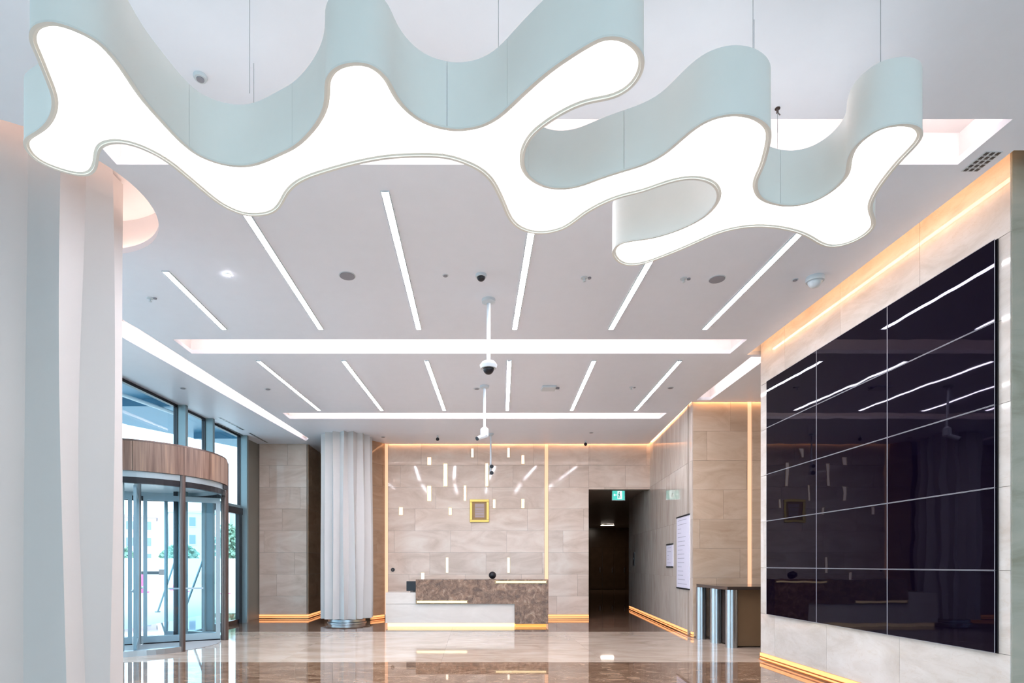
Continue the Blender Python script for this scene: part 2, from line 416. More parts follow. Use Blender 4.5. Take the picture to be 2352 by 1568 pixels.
# three door leaves in dark wood at corridor end
for i, x in enumerate((6.95, 7.68, 8.41)):
    bm = bmesh.new(); add_box(bm, x, x + .66, 33.93, 34.0, .02, 2.5)
    o = struct(obj('door_%d' % (i + 3), bm, 'dark_wood', bevel=.01), 'dark wood door leaf at the end of the corridor')
    boxo('door_handle', 'steel', o, x + .56, x + .59, 33.88, 33.93, 1.0, 1.3)

# ---- baseboards: copper channel with a glowing strip
def baseboard(name, p, u, length, label='copper baseboard channel with glowing amber strip'):
    mt = frame_mtx(p, u)
    bm = bmesh.new(); add_box(bm, 0, length, -.03, .02, 0, .018, mtx=mt)
    o = struct(obj(name, bm, 'copper'), label)
    bm = bmesh.new(); add_box(bm, 0, length, -.012, .018, .019, .042, mtx=mt); obj('led_strip', bm, 'led_base', o)
    bm = bmesh.new(); add_box(bm, 0, length, -.022, .018, .044, .058, mtx=mt); obj('copper_rib', bm, 'copper', o)
    bm = bmesh.new(); add_box(bm, 0, length, -.012, .018, .060, .108, mtx=mt); obj('led_strip', bm, 'led_base', o)
    return o
baseboard('baseboard_left', (FX(YB) + .05, YB - .0), (1, 0), 1.36)
baseboard('baseboard_pier', (-4.58, YB), (0, 1), 1.7)
baseboard('baseboard_niche', (-2.76, 15.25), dv, dv.length)
baseboard('baseboard_back', (-2.4, YB - .0), (1, 0), 5.57)
baseboard('baseboard_corridor', A1, -da, da.length)
baseboard('baseboard_right', (XW, YF), (0, -1), LW)

# ---- warm wall washer strips in the gap between ceiling and walls
def washer(p, u, length, off=-.075):
    mt = frame_mtx(p, u); bm = bmesh.new(); add_box(bm, .02, length - .02, off, off + .03, CEIL + .068, CEIL + .088, mtx=mt)
    obj('wall_washer', bm, 'led_warm', ceiling)
washer((-2.40, YB), (1, 0), 7.2)
washer(A1, -da, da.length)
washer((XW, YF), (0, -1), LW + .2, -.205)
washer((4.49, 11.65), (1, 0), 2.0)
washer((-4.58, YB), (0, 1), 1.6)

# ---- facade on the left: mullion fins, glass, entrance
def fdir(): return Vector((.0577, 1, 0)).normalized()
w = struct(bpy.data.objects.new('window_1', None), 'full height glass facade with blue grey mullion fins'); C.objects.link(w)
def facade_box(name, m, y0, y1, xo0, xo1, z0, z1, parent=w):
    bm = bmesh.new(); add_prism(bm, [(FX(y0) + xo0, y0), (FX(y0) + xo1, y0), (FX(y1) + xo1, y1), (FX(y1) + xo0, y1)], z0, z1)
    return obj(name, bm, m, parent)
FINS = [-6.1, -3.6, -1.1, 1.4, 3.9, 6.4, 8.9, 11.79, 12.88, 14.57]
for y in FINS:
    facade_box('mullion', 'frame', y, y + .09, 0, .21, 0, CEIL)
    facade_box('mullion_cap', 'black', y - .02, y - .001, -.03, .05, 0, CEIL)
D0, D1 = 8.99, 11.75                                         # the drum stands in this bay
for y0, y1 in zip([f + .09 for f in FINS[:-1]], FINS[1:]):
    if y0 > 8.9 and y1 < 11.9: zl = 3.2
    elif y1 > 14: zl = 3.0
    elif y0 > 11.7: zl = .05
    else: zl = .05
    if y1 < 1.5: facade_box('daylight_block', 'olive', y0 + .003, y1 - .023, 0, .04, .05, CEIL - .06)  # unseen bays closed off to dim the daylight on the near column
    else: facade_box('pane', 'glass', y0 + .003, y1 - .023, 0, .02, zl, CEIL - .06)
    facade_box('top_rail', 'black', y0 + .003, y1 - .023, -.03, .05, CEIL - .058, CEIL - .002)
    if zl > 1: facade_box('transom', 'frame', y0 + .003, y1 - .023, -.03, .06, zl - .08, zl - .002)
    else: facade_box('sill_rail', 'frame', y0 + .003, y1 - .023, -.03, .05, .0, .048)
wl = facade_box('wall_left', 'olive', 14.68, 15.76, -.05, .028, 0, TOP, None); struct(wl, 'narrow olive grey panel between glass facade and marble pier')
facade_box('wall_left_upper', 'plaster_white', -6.2, 15.7, -.12, -.04, CEIL + .06, TOP, None)
struct(C.objects['wall_left_upper'], 'plaster band above the facade glass')
# side door beside the drum (black frame)
sd = struct(bpy.data.objects.new('door_2', None), 'narrow glazed side door with black frame right of the revolving door'); C.objects.link(sd)
facade_box('door_frame', 'black', 14.40, 14.55, .0, .10, 0, 2.92, sd)
facade_box('door_frame', 'black', 12.98, 13.08, .0, .10, 0, 2.92, sd)
facade_box('door_lintel', 'black', 12.98, 14.55, .0, .12, 2.76, 2.92, sd)
facade_box('door_rail', 'black', 13.08, 14.40, .0, .08, 0, .10, sd)
facade_box('door_glass', 'glass', 13.085, 14.395, .03, .05, .105, 2.755, sd)
facade_box('door_handle', 'steel', 13.25, 13.28, .10, .13, .8, 1.6, sd)
# wall behind the viewer: windows too
wf = wall('wall_front', 'white wall behind the viewer', FX(-6.2) - .1, 7.0, -6.4, -6.2, 4.2, TOP, m='plaster_white')
w2 = struct(bpy.data.objects.new('window_2', None), 'glazed front wall behind the viewer'); C.objects.link(w2)
for i in range(7):
    x = -7.1 + i * 2.3
    boxo('mullion', 'frame', w2, x, x + .1, -6.35, -6.2, 0, 4.2)
    if i < 1: boxo('daylight_block', 'olive', w2, x + .1, x + 2.3, -6.3, -6.25, 0, 4.19)  # end bay made solid to hold light back from the near column
    elif i < 6: boxo('pane', 'glass', w2, x + .1, x + 2.3, -6.3, -6.28, 0.02, 4.19)

# ---- revolving door
DC = Vector((-6.25, 10.58, 0)); DR = 1.5
dr = struct(bpy.data.objects.new('door_1', None), 'revolving door drum with curved walnut fascia'); C.objects.link(dr); dr.location = DC
def arc_band(bm, r0, r1, a0, a1, z0, z1, n=None):
    n = n or max(3, int(abs(a1 - a0) / 5)); rows = []
    for i in range(n + 1):
        t = R(a0 + (a1 - a0) * i / n); c_, s_ = math.cos(t), math.sin(t)
        rows.append([bm.verts.new((r * c_, r * s_, z)) for r, z in ((r0, z0), (r1, z0), (r1, z1), (r0, z1))])
    for a, b_ in zip(rows, rows[1:]):
        for k in range(4): bm.faces.new((a[k], a[(k + 1) % 4], b_[(k + 1) % 4], b_[k]))
    bm.faces.new(rows[0][::-1]); bm.faces.new(rows[-1])
random.seed(3)
a = -100
k = 0
wood_seams = [-100, -62, -33, 0, 33, 62, 100, 140, 180, 220, 260]
for a0, a1 in zip(wood_seams, wood_seams[1:]):
    bm = bmesh.new(); arc_band(bm, 1.50, 1.54, a0 + .15, a1 - .15, 3.02, 3.50, 12); obj('fascia_panel', bm, 'wood', dr, smooth='auto')
bm = bmesh.new(); arc_band(bm, .02, 1.53, -100, 260, 3.505, 3.53, 72); obj('drum_roof', bm, 'steel_dark', dr)
bm = bmesh.new(); arc_band(bm, .10, 1.44, -100, 260, 3.0, 3.018, 72); obj('drum_soffit', bm, 'cam_white', dr)
bm = bmesh.new(); arc_band(bm, 1.44, 1.50, -100, 260, 2.92, 3.018, 72); obj('soffit_ring', bm, 'frame_lt', dr)
bm = bmesh.new(); arc_band(bm, 1.43, 1.50, -100, 260, 2.82, 2.918, 72); obj('head_rail', bm, 'black', dr)
for a0, a1 in ((-100, -34.5), (30.5, 100)):                    # curved glass side walls with base kerbs
    bm = bmesh.new(); arc_band(bm, 1.462, 1.478, a0, a1, .09, 2.82); obj('curved_glass', bm, 'glass_clear', dr, smooth='auto')
    bm = bmesh.new(); arc_band(bm, 1.42, 1.53, a0, a1, 0, .09); obj('base_kerb', bm, 'steel', dr)
for t in (-33, 28.5):
    bm = bmesh.new(); c_, s_ = math.cos(R(t)), math.sin(R(t)); add_cyl(bm, (1.49 * c_, 1.49 * s_, 0), (1.49 * c_, 1.49 * s_, 3.50), .048 if t < 0 else .07, n=14)
    obj('door_post', bm, 'steel_dark', dr, smooth='auto')
for t in (66, 100, -68, -100):
    c_, s_ = math.cos(R(t)), math.sin(R(t)); bm = bmesh.new(); add_box(bm, 1.47 * c_ - .025, 1.47 * c_ + .025, 1.47 * s_ - .025, 1.47 * s_ + .025, 0, 2.82); obj('glass_post', bm, 'frame', dr)
for t in (29, 119, 209, 299):                                  # four wings
    mt = Matrix.Rotation(R(t), 4, 'Z')
    bm = bmesh.new(); add_box(bm, .09, .155, -.022, .022, .03, 2.80, mtx=mt); add_box(bm, 1.33, 1.405, -.022, .022, .03, 2.80, mtx=mt)
    add_box(bm, .155, 1.33, -.022, .022, .03, .15, mtx=mt); add_box(bm, .155, 1.33, -.022, .022, 2.70, 2.80, mtx=mt)
    wg = obj('door_wing', bm, 'frame_lt', dr)
    bm = bmesh.new(); add_box(bm, .157, 1.328, -.006, .006, .152, 2.698, mtx=mt); obj('wing_glass', bm, 'glass_clear', wg)
    bm = bmesh.new(); add_box(bm, .09, 1.405, -.018, .018, .004, .028, mtx=mt); obj('brush_strip', bm, 'black', wg)
    bm = bmesh.new(); add_box(bm, .5, 1.1, -.07, -.045, 1.02, 1.05, mtx=mt); add_box(bm, .52, .54, -.05, -.02, 1.02, 1.05, mtx=mt); add_box(bm, 1.06, 1.08, -.05, -.02, 1.02, 1.05, mtx=mt); obj('push_bar', bm, 'steel', wg)
bm = bmesh.new(); add_cyl(bm, (0, 0, .01), (0, 0, 2.99), .06, n=16); obj('centre_shaft', bm, 'steel', dr, smooth='auto')
bm = bmesh.new(); arc_band(bm, .10, 1.42, 0, 360, .001, .006, 72); obj('entrance_mat', bm, mat('grey_entrance_mat', (.35, .36, .37), .9), dr)
bm = bmesh.new(); add_box(bm, 1.40, 1.50, .22, .42, 2.93, 3.01); obj('motion_sensor', bm, 'black', dr, bevel=.01)

# ================================================================== THINGS
# ---- amoeba chandelier
OUT = [(-1.957, 2.529), (-1.911, 2.517), (-1.864, 2.511), (-1.808, 2.529), (-1.747, 2.57), (-1.708, 2.62), (-1.696, 2.69), (-1.691, 2.756), (-1.697, 2.854), (-1.698, 2.95), (-1.68, 3.063), (-1.666, 3.164), (-1.637, 3.28), (-1.597, 3.343), (-1.527, 3.394), (-1.444, 3.418), (-1.352, 3.418), (-1.243, 3.376), (-1.128, 3.312), (-1.044, 3.27), (-0.946, 3.187), (-0.845, 3.075), (-0.787, 2.981), (-0.757, 2.901), (-0.74, 2.828), (-0.711, 2.783), (-0.672, 2.744), (-0.615, 2.722), (-0.561, 2.715), (-0.504, 2.722), (-0.458, 2.756), (-0.419, 2.81), (-0.403, 2.874), (-0.377, 2.95), (-0.32, 3.033), (-0.242, 3.096), (-0.141, 3.127), (-0.074, 3.133), (0.029, 3.113), (0.112, 3.06), (0.174, 2.99), (0.248, 2.893), (0.318, 2.81), (0.384, 2.739), (0.482, 2.655), (0.557, 2.6), (0.596, 2.585), (0.644, 2.581), (0.706, 2.597), (0.768, 2.64), (0.809, 2.696), (0.823, 2.765), (0.809, 2.835), (0.77, 2.893), (0.7, 2.934), (0.616, 2.95), (0.541, 2.981), (0.467, 3.033), (0.4, 3.096), (0.341, 3.164), (0.306, 3.246), (0.292, 3.343), (0.309, 3.45), (0.35, 3.52), (0.405, 3.576), (0.487, 3.619), (0.569, 3.625), (0.655, 3.609), (0.742, 3.554), (0.826, 3.504), (0.911, 3.461), (1.017, 3.409), (1.102, 3.333), (1.152, 3.23), (1.201, 3.133), (1.256, 3.069), (1.322, 3.036), (1.396, 3.024), (1.48, 3.036), (1.555, 3.069), (1.624, 3.12), (1.668, 3.187), (1.703, 3.287), (1.75, 3.427), (1.761, 3.524), (1.799, 3.617), (1.864, 3.702), (1.94, 3.756), (2.046, 3.792), (2.138, 3.801), (2.23, 3.769), (2.281, 3.694), (2.301, 3.609), (2.293, 3.508), (2.255, 3.442), (2.21, 3.361), (2.182, 3.273), (2.193, 3.195), (2.223, 3.133), (2.281, 3.102), (2.356, 3.094), (2.426, 3.108), (2.487, 3.149), (2.523, 3.203), (2.535, 3.273), (2.538, 3.363), (2.554, 3.473), (2.582, 3.609), (2.626, 3.738), (2.683, 3.836), (2.758, 3.918), (2.834, 4.005), (2.864, 4.094), (2.853, 4.198), (2.787, 4.284), (2.69, 4.308), (2.574, 4.258), (2.437, 4.162), (2.29, 4.094), (2.133, 4.052), (1.995, 4.041), (1.877, 4.067), (1.768, 4.126), (1.678, 4.232), (1.579, 4.344), (1.471, 4.448), (1.394, 4.519), (1.303, 4.565), (1.212, 4.565), (1.121, 4.493), (1.058, 4.374), (1.069, 4.284), (1.121, 4.221), (1.253, 4.198), (1.371, 4.148), (1.479, 4.067), (1.57, 3.96), (1.603, 3.857), (1.604, 3.756), (1.572, 3.668), (1.509, 3.592), (1.43, 3.552), (1.344, 3.54), (1.259, 3.56), (1.171, 3.609), (1.083, 3.67), (0.983, 3.702), (0.88, 3.769), (0.777, 3.876), (0.725, 3.965), (0.676, 4.036), (0.628, 4.083), (0.534, 4.126), (0.433, 4.126), (0.327, 4.073), (0.243, 3.965), (0.192, 3.792), (0.142, 3.651), (0.1, 3.548), (0.032, 3.461), (-0.044, 3.409), (-0.126, 3.368), (-0.215, 3.347), (-0.353, 3.347), (-0.509, 3.358), (-0.655, 3.394), (-0.786, 3.435), (-0.963, 3.504), (-1.053, 3.548), (-1.127, 3.6), (-1.206, 3.681), (-1.274, 3.792), (-1.353, 3.876), (-1.439, 3.91), (-1.551, 3.92), (-1.634, 3.867), (-1.702, 3.783), (-1.743, 3.651), (-1.789, 3.504), (-1.823, 3.394), (-1.874, 3.319), (-1.933, 3.263), (-2.004, 3.236), (-2.08, 3.243), (-2.147, 3.277), (-2.206, 3.343), (-2.264, 3.424), (-2.333, 3.488), (-2.408, 3.516), (-2.493, 3.488), (-2.573, 3.427), (-2.603, 3.358), (-2.588, 3.28), (-2.55, 3.22), (-2.492, 3.181), (-2.383, 3.13), (-2.29, 3.063), (-2.215, 2.99), (-2.163, 2.92), (-2.128, 2.846), (-2.092, 2.756), (-2.057, 2.671), (-2.038, 2.616), (-2.009, 2.57)]
SEAMS = [[(-1.65, 3.277), (-1.789, 3.34)], [(-1.041, 3.27), (-0.989, 3.473)], [(-0.144, 3.127), (-0.169, 3.347)], [(0.183, 2.981), (0.347, 3.152)], [(0.331, 3.484), (0.14, 3.584)], [(0.911, 3.461), (1.002, 3.698)], [(1.788, 3.584), (1.558, 3.655)], [(2.037, 3.792), (2.087, 4.046)]]
ZC0, ZC1 = 3.90, 4.26
def catmull(P, sub=3):
    n = len(P); out = []
    for i in range(n):
        p0, p1, p2, p3 = (Vector(P[(i + k - 1) % n]) for k in range(4))
        for s in range(sub):
            t = s / sub
            out.append(.5 * ((2 * p1) + (p2 - p0) * t + (2 * p0 - 5 * p1 + 4 * p2 - p3) * t * t + (3 * p1 - p0 - 3 * p2 + p3) * t ** 3))
    return out
pl = catmull(OUT, 3)
for _ in range(4): pl = [(pl[i - 1] + pl[i] * 2 + pl[(i + 1) % len(pl)]) / 4 for i in range(len(pl))]
area = sum(pl[i].x * pl[(i + 1) % len(pl)].y - pl[(i + 1) % len(pl)].x * pl[i].y for i in range(len(pl))) / 2
if area < 0: pl.reverse()
NP = len(pl)
def inset(pts, d):
    out = []; n = len(pts)
    for i in range(n):
        t = (pts[(i + 1) % n] - pts[i - 1]).normalized(); out.append(pts[i] + Vector((-t.y, t.x)) * d)
    return out
pin = inset(pl, .026); pin2 = inset(pl, .012)
sp = []
for a, b_ in SEAMS:
    i = min(range(NP), key=lambda k: (pl[k] - Vector(a)).length); j = min(range(NP), key=lambda k: (pl[k] - Vector(b_)).length); sp.append((i, j))
pieces = [list(range(NP))]
for i, j in sp:
    for pc in pieces:
        if i in pc and j in pc and abs(pc.index(i) - pc.index(j)) > 2:
            x, y = sorted((pc.index(i), pc.index(j)))
            pieces.remove(pc); pieces += [pc[x:y + 1], pc[y:] + pc[:x + 1]]; break
ch = thing('amoeba_chandelier', 'large white amoeba shaped ceiling lamp hanging on wires over the lobby', 'chandelier', (0, 0, 0))
for pc in pieces:
    runs = []; cur = [pc[0]]
    for k, q in zip(pc, pc[1:] + pc[:1]):
        if (q - k) % NP == 1: cur.append(q)
        else: runs.append(cur); cur = [q]
    if cur and len(cur) > 1:
        if runs and runs[0][0] == cur[-1]: runs[0] = cur[:-1] + runs[0]
        else: runs.append(cur)
    bm = bmesh.new(); 
    for rn in runs:
        if len(rn) < 2: continue
        rows = []
        for q_i, q in enumerate(rn):
            e = Vector((0, 0))
            if q_i == 0: e = (pl[rn[1]] - pl[q]).normalized() * .0012
            if q_i == len(rn) - 1: e = (pl[rn[-2]] - pl[q]).normalized() * .0012
            rows.append([bm.verts.new((p.x + e.x, p.y + e.y, z)) for p, z in ((pl[q], ZC0), (pin[q], ZC0), (pin[q], ZC1), (pl[q], ZC1))])
        for a, b_ in zip(rows, rows[1:]):
            for k in range(4): bm.faces.new((a[k], a[(k + 1) % 4], b_[(k + 1) % 4], b_[k]))
        bm.faces.new(rows[0][::-1]); bm.faces.new(rows[-1])
    o = obj('shell_section', bm, 'shell', ch, smooth='auto')
    bm = bmesh.new()
    for rn in runs:
        if len(rn) < 2: continue
        o1 = [(pl[q] + (pl[q] - pin[q]) * .12) for q in rn]; i1 = [pin2[q] for q in rn]
        rows = [[bm.verts.new((p.x, p.y, z)) for p, z in ((a, ZC0 - .008), (b_, ZC0 - .008), (b_, ZC0 + .002), (a, ZC0 + .002))] for a, b_ in zip(o1, i1)]
        for a, b_ in zip(rows, rows[1:]):
            for k in range(4): bm.faces.new((a[k], a[(k + 1) % 4], b_[(k + 1) % 4], b_[k]))
        bm.faces.new(rows[0][::-1]); bm.faces.new(rows[-1])
    obj('rim_edge', bm, 'rim', o)
    # diffuser and lid of the same module; glow added to lid to brighten ceiling
    cen = sum((pl[q] for q in pc), Vector((0, 0))) / len(pc)
    P2 = [pin[q] + (pl[q] - pin[q]) * .05 for q in pc]
    # pull the seam edges apart by a hair
    for idx, q in enumerate(pc):
        nxt = pc[(idx + 1) % len(pc)]; prv = pc[idx - 1]
        if (nxt - q) % NP != 1: P2[idx] += (pin[prv] - pin[q]).normalized() * .003
        if (q - prv) % NP != 1: P2[idx] += (pin[nxt] - pin[q]).normalized() * .003
    bm = bmesh.new(); add_prism(bm, [(p.x, p.y) for p in P2], ZC0 + .022, ZC0 + .030); obj('diffuser_panel', bm, 'diffuser', ch)
    bm = bmesh.new(); add_prism(bm, [(p.x, p.y) for p in P2], ZC1 - .03, ZC1 - .022); obj('glowing_lid', bm, 'lid_glow', ch)
for q in [k for pr in sp for k in pr]:
    bm = bmesh.new(); p = pin[q] + (pin[q] - pl[q]) * .15; add_cyl(bm, (p.x, p.y, ZC0 + .034), (p.x, p.y, ZC1 - .035), .007, n=8); obj('seam_light_stop', bm, 'shell', ch)  # added behind each seam to stop the lamp light leaking out
for x, y in ((-1.30, 3.30), (-1.95, 3.1), (-.55, 3.0), (.14, 3.22), (.56, 2.78), (1.62, 3.30), (1.70, 3.45), (2.20, 4.12), (2.36, 3.30), (1.25, 4.4), (.45, 3.85), (-1.45, 3.75), (-2.4, 3.35)):
    bm = bmesh.new(); add_cyl(bm, (x, y, ZC1 - .03), (x, y, CEIL), .0022, n=6); hw = obj('suspension_wire', bm, 'steel', ch)
for x, y in ((.35, 4.02), (2.20, 4.12)):
    bm = bmesh.new(); add_cyl(bm, (x, y, CEIL - .035), (x, y, CEIL), .008, n=8); add_cyl(bm, (x, y, CEIL - .006), (x, y, CEIL), .018, n=12)
    add_cyl(bm, (x, y, CEIL - .03), (x + .02, y, CEIL - .05), .004, n=6); obj('ceiling_hook', bm, 'steel_dark', ch)

# ---- pleated columns
def pleated(name, label, cx, cy, seed, group, z0=.10, z1=CEIL + .02, scale=1.0, phase=0.0, NF=15):
    t = thing(name, label, 'column', (cx, cy, 0))
    rnd = random.Random(seed); K = NF * 2
    base = [phase + 2 * math.pi * (i + rnd.uniform(-.17, .17)) / K for i in range(K)]
    rad = [(.67 if i % 2 == 0 else .525) + rnd.uniform(-.015, .015) for i in range(K)]
    ph = [rnd.uniform(0, 6.28) for _ in range(K)]; fr = [rnd.uniform(.6, 1.2) for _ in range(K)]
    amp = [rnd.uniform(.02, .06) for _ in range(K)]
    bm = bmesh.new(); rings = []; NZ = 36
    for j in range(NZ + 1):
        s = j / NZ; z = z0 + (z1 - z0) * s; ring = []
        for i in range(K):
            a_ = base[i] + amp[i] * math.sin(fr[i] * z + ph[i]); r = (rad[i] + .012 * math.sin(.9 * z + ph[i])) * scale
            ring.append(bm.verts.new((r * math.cos(a_), r * math.sin(a_), z)))
        rings.append(ring)
    for a_, c_ in zip(rings, rings[1:]):
        for i in range(K): bm.faces.new((a_[i], a_[(i + 1) % K], c_[(i + 1) % K], c_[i]))
    bm.faces.new(rings[0][::-1]); bm.faces.new(rings[-1])
    o = obj('pleated_cladding', bm, 'pleat', t, smooth='auto'); o.modifiers['edges'].split_angle = R(20)
    bm = bmesh.new(); add_lathe(bm, [(.50, 0), (.50, .02), (.47, .035), (.47, .098)], 40); obj('steel_base', bm, 'steel', t, smooth='auto')
    return t
pleated('pleated_column', 'far white pleated column between the marble pier and the desk', -3.28, 14.72, 11, None, scale=.98, phase=.2, z0=.12)
pleated('pleated_column', 'huge near white pleated column at the left edge of the lobby', -3.93, 5.10, 5, None, z1=CEIL + .40, scale=1.03, phase=.75, NF=9)

# ---- reception desk
S_ = 13.60
dk = thing('reception_desk', 'long reception desk with brown marble top block over a white base', 'desk', (0, S_, 0))
def px2(x, y): return ((x - 1088) / 96.0, 1.5 + (1295 - y) / 96.0)
bm = bmesh.new(); add_box(bm, -1.385, 1.78, 0, .45, .55, 1.135); add_box(bm, .985, 1.78, 0, .45, .07, .5499); mb = obj('brown_marble_block', bm, 'emperador', dk)
mb['label'] = 'mottled brown marble block'
bm = bmesh.new(); add_box(bm, -2.115, .98, .05, .95, .09, .545); add_box(bm, -2.115, -1.39, .05, .95, .54, .82); wbse = obj('white_marble_base', bm, 'plinth', dk)
wbse['label'] = 'white marble base'
boxo('glowing_plinth', 'led_desk', dk, -2.07, .98, .07, .90, .0, .088)['label'] = 'glowing golden plinth'
boxo('golden_plinth', 'gold_glow', dk, 1.0, 1.74, .03, .43, .0, .068)  # brass plinth; its bright gold sheen is painted as emission
boxo('light_strip', 'led_desk', dk, .53, 1.73, -.006, .012, 1.055, 1.09)
boxo('light_strip', 'led_desk', dk, -1.36, -.16, -.006, .012, .575, .62)
for x0, x1, z0, z1 in ((.50, 1.76, 1.092, 1.10), (.50, 1.76, 1.045, 1.053), (-1.38, -.14, .622, .63), (-1.38, -.14, .565, .573)):
    boxo('brass_trim', 'brass', dk, x0, x1, -.008, .01, z0, z1)
boxo('worktop', 'plinth', dk, -1.385, 1.78, .951, 1.0, .545, .75)
# monitor on the low counter
mo = thing('monitor', 'black monitor on the low left end of the desk', 'monitor', (-1.5, S_ + .35, .8215))
boxo('screen', 'black', mo, -.15, .22, .0, .03, .02, .26, bevel=.006); boxo('stand_foot', 'black', mo, -.05, .12, -.06, .10, 0, .012); boxo('stand_neck', 'black', mo, .02, .05, .03, .05, .01, .15)
def dark_round(name, label, cat, x, y, z, r, part):
    t = thing(name, label, cat, (x, y, z)); bm = bmesh.new()
    add_lathe(bm, [(r * math.sin(R(a_)), -r * math.cos(R(a_))) for a_ in range(0, 181, 15)], 20); obj('dome', bm, 'black', t, smooth=True); return t
# headrest of a swivel chair behind the counter
t = thing('desk_chair', 'black round backed chair behind the desk, only its top showing', 'chair', (.50, S_ + 1.30, 0))
bm = bmesh.new(); add_lathe(bm, [(.10 * math.sin(R(a_)), .0 - .10 * math.cos(R(a_))) for a_ in range(0, 181, 15)], 20, (0, .25, 1.205)); obj('headrest', bm, 'black', t, smooth=True)
boxo('backrest', 'black', t, -.22, .22, .22, .28, .60, 1.06, bevel=.02); boxo('seat', 'black', t, -.24, .24, -.22, .26, .44, .52, bevel=.03)
bm = bmesh.new(); add_cyl(bm, (0, .02, .06), (0, .02, .44), .03); obj('gas_lift', bm, 'steel', t)
bm = bmesh.new()
for k in range(5):
    a_ = k * 72; add_cyl(bm, (0, .02, .07), (.28 * math.cos(R(a_)), .02 + .28 * math.sin(R(a_)), .03), .02, .015, 8)
obj('star_base', bm, 'black', t)
boxo('neck', 'black', t, -.03, .03, .235, .265, 1.04, 1.14)
# small round fitting on the wall
t = thing('wall_sensor', 'small dark round fitting on the marble wall left of the desk', 'sensor', (-2.23, YB, 1.345))
bm = bmesh.new(); add_cyl(bm, (0, 0, 0), (0, -.03, 0), .055, .045, 20); obj('housing', bm, 'black', t, smooth='auto')
bm = bmesh.new(); add_cyl(bm, (0, -.03, 0), (0, -.045, 0), .025, .02, 16); obj('lens', bm, 'steel_dark', t, smooth='auto')

# ---- gold framed picture
t = thing('framed_picture', 'gold framed square picture on the marble wall above the desk', 'picture', (.157, YB, 2.965))
W_, H_ = .265, .315
for b in ((-W_, W_, H_ - .07, H_), (-W_, W_, -H_, -H_ + .07), (-W_, -W_ + .07, -H_ + .07, H_ - .07), (W_ - .07, W_, -H_ + .07, H_ - .07)):
    boxo('frame_rail', mat('gold_leaf', (.72, .52, .14), .35, .6), t, b[0], b[1], -.04, 0, b[2], b[3], bevel=.008)
boxo('mount', mat('brown_mount', (.35, .22, .09), .6), t, -.195, .195, -.018, 0, -.245, .245)
boxo('print', mat('mauve_print', (.45, .36, .36), .6), t, -.125, .135, -.024, -.019, -.18, .20)
for z in (.10, .0, -.045, -.12):
    boxo('print_line', mat('ochre_line', (.40, .30, .14), .6), t, -.11, .12, -.027, -.0245, z - .006, z + .006)

# ---- light bars set in the back wall
BARS = [(986, 1050, 1067, 8, 'short wide upper bar, far left of the upper group'), (1085, 1030, 1050, 5, 'short slim bar at the top, left of the hanging cameras'),
        (1168, 1028, 1050, 5, 'short slim bar at the top, right of the hanging cameras'), (1201, 1045, 1065, 6, 'short bar just below the topmost right bar'),
        (1023, 1065, 1116, 8, 'tallest wide bar on the left side of the wall'), (1118, 1064, 1116, 6, 'tall bar directly behind the hanging cameras'),
        (986, 1116, 1150, 8, 'medium wide bar left of the gold picture'), (1068, 1115, 1149, 5, 'medium slim bar just left of the gold picture'),
        (921, 1165, 1182, 8, 'short wide bar at the far left, picture height'), (1034, 1166, 1182, 6, 'short bar between the far left bar and the gold picture'),
        (1135, 1147, 1166, 5, 'short slim bar touching the upper right of the gold picture'), (1201, 1146, 1166, 6, 'short bar halfway between gold picture and right light slot'),
        (1027, 1280, 1315, 5, 'low slim bar above the left half of the desk'), (1168, 1280, 1315, 5, 'low slim bar above the right half of the desk'),
        (971, 1315, 1346, 7, 'lowest bar, half hidden behind the desk top')]
for x, y0, y1, wd, lb in BARS:
    X = (x - 1088) / 83.33; za = 1.5 + (1295 - y1) / 83.33; zb = 1.5 + (1295 - y0) / 83.33; h = wd / 83.33 / 2
    t = thing('wall_light_bar', 'lit wall bar: ' + lb, 'wall light', (X, YB, (za + zb) / 2), group='light bars in the back wall')
    H2 = (zb - za) / 2
    boxo('diffuser', 'led_bar', t, -h, h, -.012, 0, -H2, H2)
    bm = bmesh.new(); add_box(bm, -h - .008, -h - .001, -.014, 0, -H2 - .008, H2 + .008); add_box(bm, h + .001, h + .008, -.014, 0, -H2 - .008, H2 + .008)
    add_box(bm, -h, h, -.014, 0, H2 + .001, H2 + .008); add_box(bm, -h, h, -.014, 0, -H2 - .008, -H2 - .001); obj('bezel', bm, 'brass', t)

# ---- video wall
vw = thing('video_wall', 'large black video wall of fifteen glossy displays on the marble wall', 'video wall', (XW, (V0 + V1) / 2, VZ0))
boxo('mounting_frame', 'black', vw, -.010, 0, -(V1 - V0) / 2, (V1 - V0) / 2, 0, VZ1 - VZ0)
cw = (V1 - V0) / 3; rh = (VZ1 - VZ0) / 5
for i in range(3):
    for j in range(5):
        y0 = -(V1 - V0) / 2 + i * cw; z0 = j * rh
        o = boxo('display', 'screen', vw, -.030, -.012, y0 + .006, y0 + cw - .006, z0 + .006, z0 + rh - .006)
        bm = bmesh.new()
        for b in ((y0 + .002, y0 + cw - .002, z0 + .002, z0 + .0055), (y0 + .002, y0 + cw - .002, z0 + rh - .0055, z0 + rh - .002), (y0 + .002, y0 + .0055, z0 + .0055, z0 + rh - .0055), (y0 + cw - .0055, y0 + cw - .002, z0 + .0055, z0 + rh - .0055)):
            add_box(bm, -.0315, -.028, b[0], b[1], b[2], b[3])
        obj('bezel', bm, 'grey_plastic', o)

